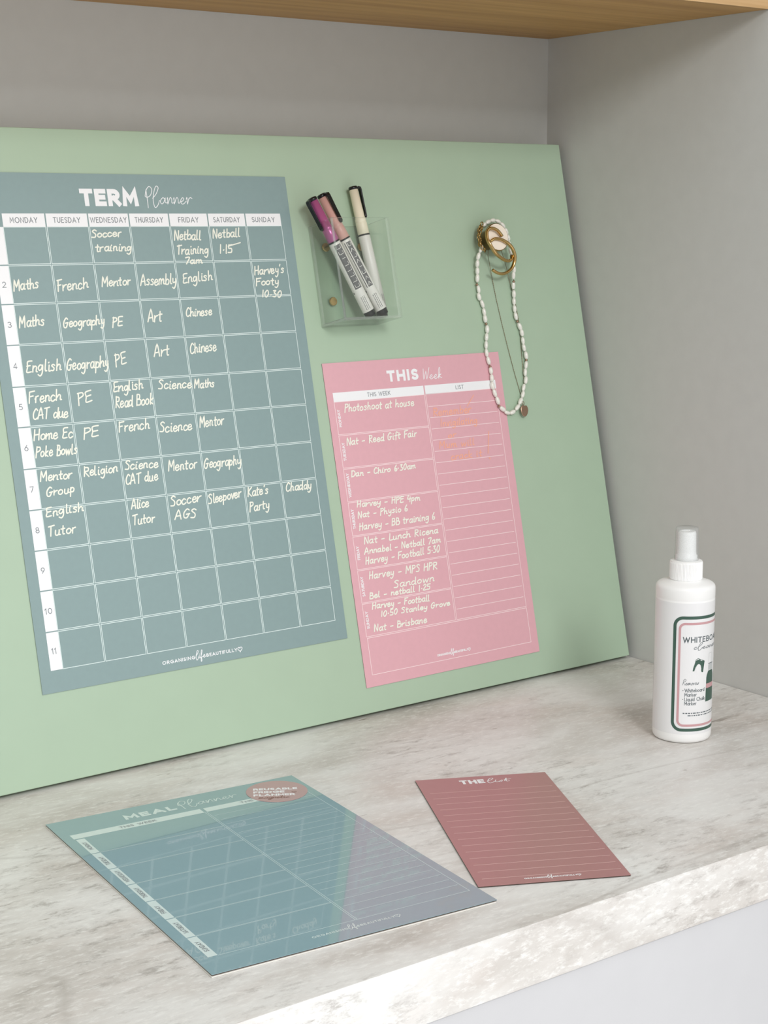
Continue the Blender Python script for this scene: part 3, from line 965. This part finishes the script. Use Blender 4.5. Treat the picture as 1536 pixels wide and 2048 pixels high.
def marker(name_mat, b, t, clip, print_dir, label, blocks, tail_cut=0.0):
    """a paint marker from its tail b to its cap top t (board coordinates: u, v, off)"""
    b, t = Vector(b), Vector(t)
    ax = (t - b).normalized(); L = (t - b).length
    cd = Vector(clip); cd = (cd - ax * cd.dot(ax)).normalized()
    sd = ax.cross(cd)
    loc = frame(b, cd, sd, ax)                                  # local z along the pen, x towards the clip
    world_m = frame(BO, EX, EV, NB) @ loc
    r = thing('paint_marker', world_m, label, 'marker', 'chalk markers in the clear holder')
    MB().lathe([(.0038, 0), (.0048, .0006), (.0052, .006), (.0052, .0075)], 36).build('tail_plug', M['black'], r, True)
    z1 = .625 * L
    br = MB().lathe([(.0051, .0055), (.0055, .0060), (.0055, z1 - .0008), (.0052, z1)], 40).build('barrel', M['barrel'], r, True)
    # the printed sleeve
    pd = Vector((Vector(print_dir).dot(cd), Vector(print_dir).dot(sd)))
    a0 = math.atan2(pd.y, pd.x)
    cyl = lambda s, z, d=0.0: (.00556 * math.cos(a0 + s / .0055), .00556 * math.sin(a0 + s / .0055), z)
    mb = MB()
    if blocks:
        for x0, x1, ya, yb in blocks:
            for k in range(6):
                xa, xb = x0 + (x1 - x0) * k / 6, x0 + (x1 - x0) * (k + 1) / 6
                mb.rect(xa, z1 * ya, xb, z1 * yb, cyl)
    for k in range(5):
        xa = -.0068 + k * .0004
        mb.poly([(xa, z1 * .335 - k * .0001), (xa + .0004, z1 * .335 - k * .0001), (xa + .0004, z1 * .335 + .0012), (xa, z1 * .335 + .0012)], cyl)
    for k in range(3):
        y = -.0020 + k * .0016
        x = z1 * .10
        while x < z1 * .27:
            d = random.uniform(.0006, .0016)
            mb.rect(y + .001, x, y + .0016, x + d, cyl)
            x += d + .0005
    pr = mb.build('sleeve_print', M['mark'], br)
    pr['label'] = 'charcoal printed sleeve'
    # pale letter-like gaps in the dark bands
    if blocks:
        cy2 = lambda s, z, d=0.0: (.00559 * math.cos(a0 + s / .0055), .00559 * math.sin(a0 + s / .0055), z)
        mb = MB()
        x0, x1, ya, yb = blocks[0]
        n = 8
        for k in range(n):
            z_ = z1 * (ya + (yb - ya) * (k + .3) / n)
            q = random.choice([[(.2, 0), (.8, 0), (.8, .5)], [(.2, .0), (.5, .5), (.8, .0)], [(.2, .5), (.2, 0), (.8, 0), (.8, .5)], [(.25, .25), (.75, .25)]])
            mb.ribbon([(x0 + (x1 - x0) * p, z_ + z1 * (yb - ya) / n * w) for p, w in q], .00042, cy2, 'square', maxseg=.001)
        mb.build('sleeve_lettering', M['barrel'], br)
    MB().lathe([(.0053, z1 - .0002), (.0056, z1), (.0056, z1 + .0010), (.0053, z1 + .0012)], 36).build('ring', M['black'], r, True)
    zc = z1 + .0011
    zt = L - .0030
    zg = zc + (zt - zc) * .30
    MB().lathe([(.0050, zc), (.0054, zc + .0004), (.00525, zg - .0018), (.0050, zg - .0013), (.0050, zg - .0009), (.0052, zg - .0005), (.0051, zg + .0018),
                (.00465, zg + .0024), (.0041, zt)], 40).build('cap', M[name_mat], r, True)
    cl = MB().lathe([(.0042, zt - .0004), (.0043, zt + .0016), (.0037, L - .0004), (0, L)], 36)
    cap_top = cl.build('cap_top', M['black'], r, True)
    # clip: a flat bar folded down from the cap top
    mb = MB()
    prof = [(.0020, zt + .0004), (.0048, zt + .0022), (.0072, zt + .0012), (.0077, zt - .0012), (.0073, zt - .0130), (.0071, zt - .0262), (.0062, zt - .0280)]
    ins = [(.0020, zt - .0004), (.0046, zt + .0002), (.0060, zt - .0004), (.0063, zt - .0022), (.0060, zt - .0130), (.0059, zt - .0235), (.0054, zt - .0262)]
    wd = [.0026, .0026, .0024, .0022, .0021, .0020, .0017]
    vs = []
    for (xo, zo), (xi, zi), w in zip(prof, ins, wd):
        vs += [(xo, -w, zo), (xo, w, zo), (xi, w, zi), (xi, -w, zi)]
    fs = []
    for k in range(len(prof) - 1):
        for j in range(4):
            fs.append((4 * k + j, 4 * k + (j + 1) % 4, 4 * k + 4 + (j + 1) % 4, 4 * k + 4 + j))
    n = 4 * (len(prof) - 1)
    fs += [(3, 2, 1, 0), (n, n + 1, n + 2, n + 3)]
    mb.add(vs, fs)
    c = mb.build('clip', M['black'], cap_top)
    bevel_mesh(c.data, .0004, 2)
    return r


FACE = (-.55, -.15, .80)
dark = [(-.0005, .0042, .38, .965), (-.0024, -.0016, .38, .965)]
marker('magenta', (-.28210, .3580, .0200), (-.32990, .4678, .0200), (-.96, -.25, .08), FACE,
       'paint marker with a metallic magenta cap, leftmost in the acrylic holder', [(-.0020, .0048, .38, .965)])
marker('blush', (-.26850, .3588, .0215), (-.31690, .4718, .0165), (.30, .15, .94), FACE,
       'paint marker with a blush pink cap, between the magenta and cream ones', dark)
marker('ivory', (-.26000, .3580, .0083), (-.27420, .4812, .0083), (1.0, .2, .12), (.2, 0, 1),
       'paint marker with an ivory cream cap, rightmost in the acrylic holder', None)

# ------------------------------------------------------------------ gold knob and the jewellery hung on it
KX = (-.87660, -.21320)                    # how a point slides across the board for each unit it stands off it


def lift(u, v, at, off):
    """same sight line, another stand-off (mm in, metres out, board coordinates)"""
    d = (off - at)
    return Vector((u * MM + d * KX[0], v * MM + d * KX[1], off))


BF = frame(BO, EX, EV, NB)
kc = lift(-115.14, 430.32, .018, .018)
kn = thing('wall_knob', BF @ Matrix.Translation((kc.x, kc.y, 0)), 'round gold knob with pale mirror face, holding jewellery on the green board', 'knob')
MB().lathe([(.0092, 0), (.0095, .0006), (.0095, .0135), (.0128, .0140), (.0137, .0146), (.0137, .0172), (.0133, .0177), (.0129, .0178)], 64).build('drum', M['gold2'], kn, True)
k_ = MB().lathe([(.0131, .0176), (.0128, .0180), (.0, .0181)], 64).build('face', M['cream'], kn)
k_['label'] = 'polished gold face, its pale reflection painted cream'

# --- pearl necklace
BEADS = [(-125.5, 421.9), (-130.2, 414.7), (-132.8, 407.5), (-134.1, 400.3), (-135.4, 393.1), (-137.1, 386.9), (-135.9, 382.2), (-136.6, 375.0), (-133.6, 367.7), (-132.8, 359.9), (-132.7, 353.1), (-132.3, 347.9), (-131.9, 342.7), (-134.1, 335.1), (-136.0, 327.4), (-136.8, 319.7), (-135.8, 311.9), (-134.8, 306.1), (-134.5, 302.0), (-134.6, 294.7), (-135.1, 287.0), (-133.5, 279.7), (-131.1, 272.2), (-130.4, 266.7), (-126.3, 263.6), (-120.9, 259.6), (-114.1, 259.6), (-107.1, 263.8), (-101.9, 269.7), (-97.7, 276.2), (-95.4, 282.9), (-91.3, 290.0), (-90.6, 297.8), (-88.2, 305.1), (-87.1, 309.7), (-86.5, 314.5), (-87.8, 322.4), (-87.9, 329.3), (-87.9, 337.2), (-89.5, 343.6), (-91.7, 348.9), (-92.8, 354.2), (-93.1, 361.6), (-92.5, 368.9), (-91.3, 376.2), (-90.5, 384.6), (-89.3, 388.8), (-88.6, 395.1), (-86.8, 401.4)]
nk_o = lift(-118.0, 345.0, .0028, .0)
nk = thing('pearl_necklace', BF @ Matrix.Translation(nk_o), 'white rice-pearl necklace hanging in a long loop from the gold knob', 'necklace')
GOLD = {5, 11, 17, 23, 34, 40, 46}
pts = []
nb_ = len(BEADS)
for i, (u, v) in enumerate(BEADS):
    off = .0031
    if i < 5: off = .0031 + .0066 * ((5 - i) / 5) ** 1.3
    if i > nb_ - 6: off = .0031 + .0071 * ((i - nb_ + 6) / 5) ** 1.3
    pts.append(lift(u, v, .0028, off))
loop = [(-93.6, 411), (-94.2, 417.8), (-94.8, 424.4), (-95.0, 431.0), (-96.6, 437.6), (-100.0, 443.6), (-105.4, 447.4), (-111.8, 448.4), (-118.2, 446.8), (-123.6, 444.2)]
for u, v in loop: pts.append(lift(u, v, .010, .0102))
bead_mesh = None
cord = [p - nk_o for p in pts]
MB().tube(cord, .00035, 6, up=(0, 0, 1)).build('cord', M['chain'], nk)
for i, p in enumerate(pts):
    a = pts[max(0, i - 1)]; c = pts[min(len(pts) - 1, i + 1)]
    t = (c - a).normalized()
    q = t.to_track_quat('Z', 'Y').to_matrix().to_4x4()
    if i in GOLD:
        o = MB().lathe([(.0006, -.0011), (.0014, -.0005), (.0014, .0005), (.0006, .0011)], 14).build('gold_spacer', M['rosegold'], nk, True)
        o['label'] = 'tiny gold spacer bead'
    else:
        dprev = (p - a).length if i else (c - p).length
        dnext = (c - p).length
        if i - 1 in GOLD: dprev = 2 * max(.0, dprev - .0009)
        if i + 1 in GOLD: dnext = 2 * max(.0, dnext - .0009)
        hl = min(.0040, max(.0026, (dprev + dnext) / 4 * 1.02))
        rr = .00205 * random.uniform(.92, 1.06)
        prof = [(.0003, -hl)] + [(rr * math.cos(w) ** .72, hl * math.sin(w)) for w in [math.radians(-78 + 13 * k) for k in range(13)]] + [(.0003, hl)]
        o = MB().lathe(prof, 18).build('bead', M['pearl'], nk, True)
    o.matrix_parent_inverse = Matrix.Identity(4)
    o.matrix_local = Matrix.Translation(p - nk_o) @ q
# clasp end: gold links wound down the left of the knob
links = [(-127.0, 440.6, .0150), (-129.6, 437.4, .0148), (-131.0, 433.6, .0145), (-131.6, 429.6, .0142), (-131.2, 425.4, .0138), (-129.6, 421.0, .0132), (-126.9, 419.4, .0112),
         (-126.6, 444.6, .0110), (-129.2, 442.2, .0105), (-131.0, 439.0, .0102), (-132.0, 435.4, .0100), (-132.5, 431.8, .0100), (-132.3, 428.2, .0100), (-131.6, 424.8, .0100), (-130.4, 421.6, .0095),
         (-128.6, 440.6, .0060), (-131.2, 437.4, .0056), (-132.6, 433.4, .0052), (-133.2, 429.2, .0050), (-132.9, 425.0, .0050)]
for k, (u, v, off) in enumerate(links):
    p = lift(u, v, .010, off) - nk_o
    a = lift(*links[max(0, k - 1)][:2], .010, off); c = lift(*links[min(len(links) - 1, k + 1)][:2], .010, off)
    t = (c - a).normalized() if k not in (6, 7, 14, 15) else Vector((-.25, -.97, 0)).normalized()
    ring = [Vector((.0013 * math.cos(w), 0, .0023 * math.sin(w))) for w in [2 * math.pi * j / 14 for j in range(15)]]
    o = MB().tube(ring, .00052, 8, up=(0, 1, 0)).build('clasp_link', M['gold2'], nk, True)
    o['label'] = 'gold clasp link'
    o.matrix_local = Matrix.Translation(p) @ t.to_track_quat('Z', 'Y').to_matrix().to_4x4() @ Matrix.Rotation(math.radians(85 * (k % 2) - 30), 4, 'Z')

# --- fine chain with heart pendant
co = lift(-104.0, 340.0, .0012, .0)
fc = thing('fine_chain_necklace', BF @ Matrix.Translation(co), 'fine dark gold chain with heart pendant hanging inside the pearl necklace', 'necklace')
cl_ = [(-112.2, 426.0, .0098), (-116.6, 415.9, .0070), (-115.9, 405, .0036), (-115.4, 396.1, .0014), (-113.6, 372.0, .0006), (-110.6, 346.8, .0006), (-107.0, 321.5, .0006), (-103.1, 297.3, .0006), (-99.7, 280.0, .0006), (-98.2, 272.0, .0012)]
cr_ = [(-97.8, 270.5, .0012), (-93.0, 281.9, .0006), (-90.6, 314.4, .0006), (-89.6, 330, .0006), (-88.0, 345.0, .0006), (-89.4, 365.9, .0006), (-93.0, 388.1, .0012), (-94.6, 401.0, .0030), (-96.4, 412.0, .0065), (-99.0, 421.0, .0098)]
path = [lift(u, v, .0012, f) - co for u, v, f in cl_ + cr_]
fine = []
for i in range(len(path) - 1):
    for k in range(24): fine.append(path[i].lerp(path[i + 1], k / 24))
fine.append(path[-1])
MB().tube(fine, [.00022 if k % 2 else .00036 for k in range(len(fine))], 6, up=(0, 0, 1)).build('chain', M['chain'], fc)
hp = lift(-97.4, 260.8, .0015, .0046) - co
mb = MB()
H2 = []
for k in range(33):
    w = 2 * math.pi * k / 32 + math.pi / 2
    dip = math.exp(-((k if k < 16 else 32 - k) / 1.9) ** 2)
    tip = math.exp(-((k - 16) / 4.0) ** 2)
    rr = 1 - .22 * dip + .06 * tip
    H2.append((.0050 * rr * math.cos(w) * (1 + .10 * math.sin(w)), .0060 * rr * math.sin(w)))
nH = len(H2) - 1
H2 = H2[:nH]
for z, s in ((-.0006, .93), (-.0004, 1), (.0004, 1), (.0006, .93)):
    mb.v += [(x * s * .92, y * s * .98, z) for x, y in H2]
for i in range(3):
    for k in range(nH):
        mb.f.append((i * nH + k, (i * nH + (k + 1) % nH), ((i + 1) * nH + (k + 1) % nH), (i + 1) * nH + k))
mb.f += [tuple(range(nH)), tuple(reversed(range(3 * nH, 4 * nH)))]
hr = mb.build('heart_pendant', M['rosegold'], fc)
hr['label'] = 'rose gold heart pendant'
hr.matrix_local = Matrix.Translation(hp) @ Matrix.Rotation(math.radians(-8), 4, 'Z')
rg = [Vector((.0012 * math.cos(w), .0017 * math.sin(w), 0)) for w in [2 * math.pi * j / 16 for j in range(17)]]
jr = MB().tube(rg, .00032, 8, up=(0, 0, 1)).build('jump_ring', M['rosegold'], fc, True)
jr.matrix_local = Matrix.Translation(hp + Vector((.0008, .0072, -.0012)))

# --- two hoop earrings


def hoop(pts, label, rad):
    P = [lift(u, v, at, off) for u, v, at, off in pts]
    S = []
    for i in range(len(P) - 1):
        a = P[max(0, i - 1)]; b = P[i]; c = P[i + 1]; d = P[min(len(P) - 1, i + 2)]
        for k in range(6):
            t = k / 6
            S.append(.5 * (2 * b + (c - a) * t + (2 * a - 5 * b + 4 * c - d) * t * t + (3 * b - a - 3 * c + d) * t ** 3))
    S.append(P[-1])
    o = sum(S, Vector()) / len(S)
    t = thing('hoop_earring', BF @ Matrix.Translation(o), label, 'earring', 'gold hoop earrings')
    n = len(S)
    R = [rad * (.85 + .15 * math.sin(math.pi * k / (n - 1))) for k in range(n)]
    MB().tube([p - o for p in S], R, 14, flat=.78, up=(0, 0, 1)).build('hoop', M['gold'], t, True)
    pst = S[0]
    MB().lathe([(.0004, 0), (.0004, .0062), (.0002, .0066)], 8, Matrix.Translation(pst - o - Vector((0, 0, .0060)))).build('post', M['gold2'], t)
    return t


z = .022
hoop([(-115.0, 429.9, .024, .0212), (-120.4, 435.7, .024, .0222), (-128.1, 437.6, .024, .0215), (-133.4, 434.1, .024, .0205), (-134.1, 426.9, .024, .0212), (-131.2, 420.7, .024, .0228), (-125.7, 412.6, .024, .0225),
      (-116.9, 406.6, .024, .0205), (-110.7, 405.2, .024, .0190), (-107.4, 406.6, .024, .0175), (-105.8, 410.4, .024, .0165)],
     'gold hoop earring across the knob face, upper of the two', .0021)
hoop([(-128.7, 425.1, z, .0190), (-123.0, 427.7, z, .0203), (-114.5, 426.7, z, .0205), (-106.4, 422.6, z, .0205), (-102.0, 417.6, z, .0200), (-100.3, 410.8, z, .0190), (-102.1, 404.1, z, .0172), (-107.4, 397.4, z, .0158),
      (-117.0, 393.2, z, .0148), (-125.0, 393.8, z, .0145), (-131.4, 397.1, z, .0145)],
     'gold hoop earring dangling below the knob, lower of the two', .0021)

# ------------------------------------------------------------------ spray bottle
BC = Vector((-.1497, -.3532, 0))
RB = .0253
sb = thing('spray_bottle', Matrix.Translation(BC), 'white whiteboard cleaner spray bottle standing on the worktop by the right wall', 'bottle')
prof = [(0, .0006), (.0200, .0006), (.0222, .0), (.0241, .0008), (.0251, .0028), (RB, .006), (RB, .1245), (.02515, .1250), (.02515, .1254), (RB, .1260), (RB, .1330), (.0252, .1342), (.0248, .1354), (.0240, .1364), (.0225, .1374), (.0190, .1386), (.0150, .1394), (.0138, .1397), (.0130, .1400), (.0130, .1420), (0, .1420)]
MB().lathe(prof, 96).build('body', M['bottle'], sb, True)
mb = MB()
n = 144
vs = []; fs = []
rings = [(.0132, .1400, 0), (.0140, .1408, 1), (.0140, .1545, 1), (.0134, .1560, 0), (.0112, .1565, 0), (.0, .1566, 0)]
for r_, z_, rib in rings:
    for k in range(n):
        a = 2 * math.pi * k / n
        rr = r_ - (.00032 if rib and k % 2 else 0)
        vs.append((rr * math.cos(a), rr * math.sin(a), z_))
for i in range(len(rings) - 1):
    for k in range(n):
        fs.append((i * n + k, i * n + (k + 1) % n, (i + 1) * n + (k + 1) % n, (i + 1) * n + k))
mb.add(vs, fs).build('ribbed_collar', M['bottle'], sb)
nz = MB().lathe([(.0092, .1564), (.0092, .1592), (.0092, .1606), (.0084, .1614), (.0081, .1640), (.0077, .1795), (.0073, .1812), (.0050, .1818), (.0044, .1806), (0, .1806)], 48).build('nozzle', M['bottle'], sb, True)
MB().lathe([(.0106, .1568), (.0104, .1600), (.0101, .1640), (.0096, .1838), (.0093, .1847), (.0086, .1850), (0, .1850)], 48, cap=False).build('clear_cap', M['capclear'], sb, True)['label'] = 'clear plastic over-cap'

A0 = math.atan2(-.6837, -.7297)


def wrap(eps):
    return lambda s, z, d=0.0: ((RB + eps + d) * math.cos(A0 + s / RB), (RB + eps + d) * math.sin(A0 + s / RB), z)


lb = MB()
fnl = wrap(.00008)
S0, S1 = -.0388, .0805
for k in range(80):
    a, b = S0 + (S1 - S0) * k / 80, S0 + (S1 - S0) * (k + 1) / 80
    lb.rect(a, .0085, b, .1236, fnl)
label_o = lb.build('wrap_label', M['label'], sb, True)


def fill(mb, poly, fn, step=.0005):
    """fill an outline on the curved label in narrow upright strips"""
    xs = [p[0] for p in poly]
    n = max(1, int((max(xs) - min(xs)) / step))
    e = (max(xs) - min(xs)) / n

    def cuts(x):
        r = []
        for (ax, ay), (bx, by) in zip(poly, poly[1:] + poly[:1]):
            if (ax <= x) != (bx <= x): r.append(ay + (by - ay) * (x - ax) / (bx - ax))
        return sorted(r)
    for k in range(n):
        a = min(xs) + k * e; b = a + e
        ca, cb, cm = cuts(a + 1e-7), cuts(b - 1e-7), cuts((a + b) / 2)
        if not (len(ca) == len(cb) == len(cm)): ca = cb = cm
        for j in range(0, len(ca) - 1, 2):
            mb.add([fn(a, ca[j]), fn(b, cb[j]), fn(b, cb[j + 1]), fn(a, ca[j + 1])], [(0, 1, 2, 3)])


def rrect(x0, y0, x1, y1, r):
    P = []
    for cx, cy, a in ((x1 - r, y1 - r, 0), (x0 + r, y1 - r, 90), (x0 + r, y0 + r, 180), (x1 - r, y0 + r, 270)):
        P += [(cx + r * math.cos(math.radians(a + 9 * k)), cy + r * math.sin(math.radians(a + 9 * k))) for k in range(11)]
    return P


f1, f2 = wrap(.00014), wrap(.00018)
MB().ribbon(rrect(-.0080, .0125, .0520, .1112, .0072), .0027, f1, closed=True, maxseg=.002).build('green_frame', M['forest'], label_o)
MB().ribbon(rrect(-.0037, .0165, .0477, .1060, .0046), .0020, f1, closed=True, maxseg=.002).build('rose_frame', M['rose'], label_o)
word('label_word', M['slate'], label_o, SANS, 'WHITEBOARD', -.0006, .0900, .0446, .0900, .0042, .00085, f1, 'square', .34, maxseg=.002)
for t, x0, x1, y in (('Whiteboard', .0018, .0200, .0462), ('Marker', .0018, .0122, .0424), ('Liquid Chalk', .0018, .0208, .0384), ('Marker', .0018, .0122, .0347)):
    word('label_word', M['slate'], label_o, SANS, t, x0, y, x1, y, .0029, .00046, f1, 'square', .26, maxseg=.002)
mb = MB()
for y in (.0475, .0397):
    mb.poly([(.0003 + .0004 * math.cos(w), y + .0004 * math.sin(w)) for w in [k * math.pi / 4 for k in range(8)]], f1)
mb.build('bullet_dots', M['slate'], label_o)
mb = MB()
for x0, x1, y in ((.0006, .0430, .0274), (.0048, .0390, .0253)):
    x = x0
    while x < x1:
        d = random.uniform(.0008, .0030)
        mb.ribbon([(x, y), (min(x + d, x1), y)], .0009, f1, 'butt', maxseg=.001)
        x += d + .0007
mb.build('small_print', M['slate'], label_o)
mb = MB()
zz = .0297
while zz < .0985:
    d = random.uniform(.0006, .0022)
    mb.rect(-.0386, zz, -.0377, zz + d, f1)
    zz += d + .0006
mb.build('side_print', M['slate'], label_o)
word('label_script', M['slate'], label_o, SCRIPT, 'cleaner', .0080, .0836, .0370, .0836, .0054, .00042, f1, track=.02, slant=.25, maxseg=.002)
word('label_script', M['slate'], label_o, SCRIPT, 'Removes', -.0008, .0523, .0140, .0523, .0052, .00030, f1, track=.0, slant=.3, maxseg=.002)
# pictures on the label: a wiping cloth and a little green spray bottle
mb = MB()
fill(mb, [(.0080, .0645), (.0086, .0680), (.0098, .0712), (.0106, .0748), (.0128, .0757), (.0160, .0744), (.0196, .0728), (.0190, .0690), (.0184, .0650), (.0180, .0628), (.0164, .0632), (.0158, .0660), (.0146, .0694), (.0122, .0698), (.0104, .0676), (.0096, .0645)], f1)
cl_pic = mb.build('cloth_picture', M['forest'], label_o)
mb = MB()
fill(mb, [(.0134 + .0027 * math.cos(w), .0660 + .0046 * math.sin(w)) for w in [k * math.pi / 10 for k in range(20)]], f2)
mb.build('cloth_fold', M['label'], label_o)
mb = MB()
mb.ribbon([(.0110, .0742), (.0128, .0748), (.0160, .0738), (.0166, .0733)], .0006, f2)
mb.build('cloth_highlight', M['label'], label_o)
mb = MB()
fill(mb, [(.0218, .0362), (.0220, .0560), (.0228, .0596), (.0246, .0632), (.0320, .0632), (.0338, .0596), (.0346, .0560), (.0348, .0362)], f1)
mb.build('bottle_picture', M['forest'], label_o)
mb = MB()
fill(mb, [(.0222, .0480), (.0222, .0520), (.0345, .0520), (.0345, .0480)], f2)
mb.build('bottle_picture_band', M['rose'], label_o)
mb = MB()
fill(mb, [(.0246, .0636), (.0246, .0688), (.0320, .0688), (.0320, .0636)], f1)
mb.build('bottle_picture_collar', M['pale'], label_o)
mb = MB()
mb.ribbon([(.0246, .0694), (.0320, .0694)], .0007, f1, 'butt', maxseg=.001)
mb.build('bottle_picture_ring', M['slate'], label_o)
mb = MB()
mb.ribbon([(.0250, .0702), (.0252, .0785), (.0300, .0785), (.0302, .0702)], .0003, f1, maxseg=.001)
mb.build('bottle_picture_cap', M['pale'], label_o)

bpy.context.view_layer.update()
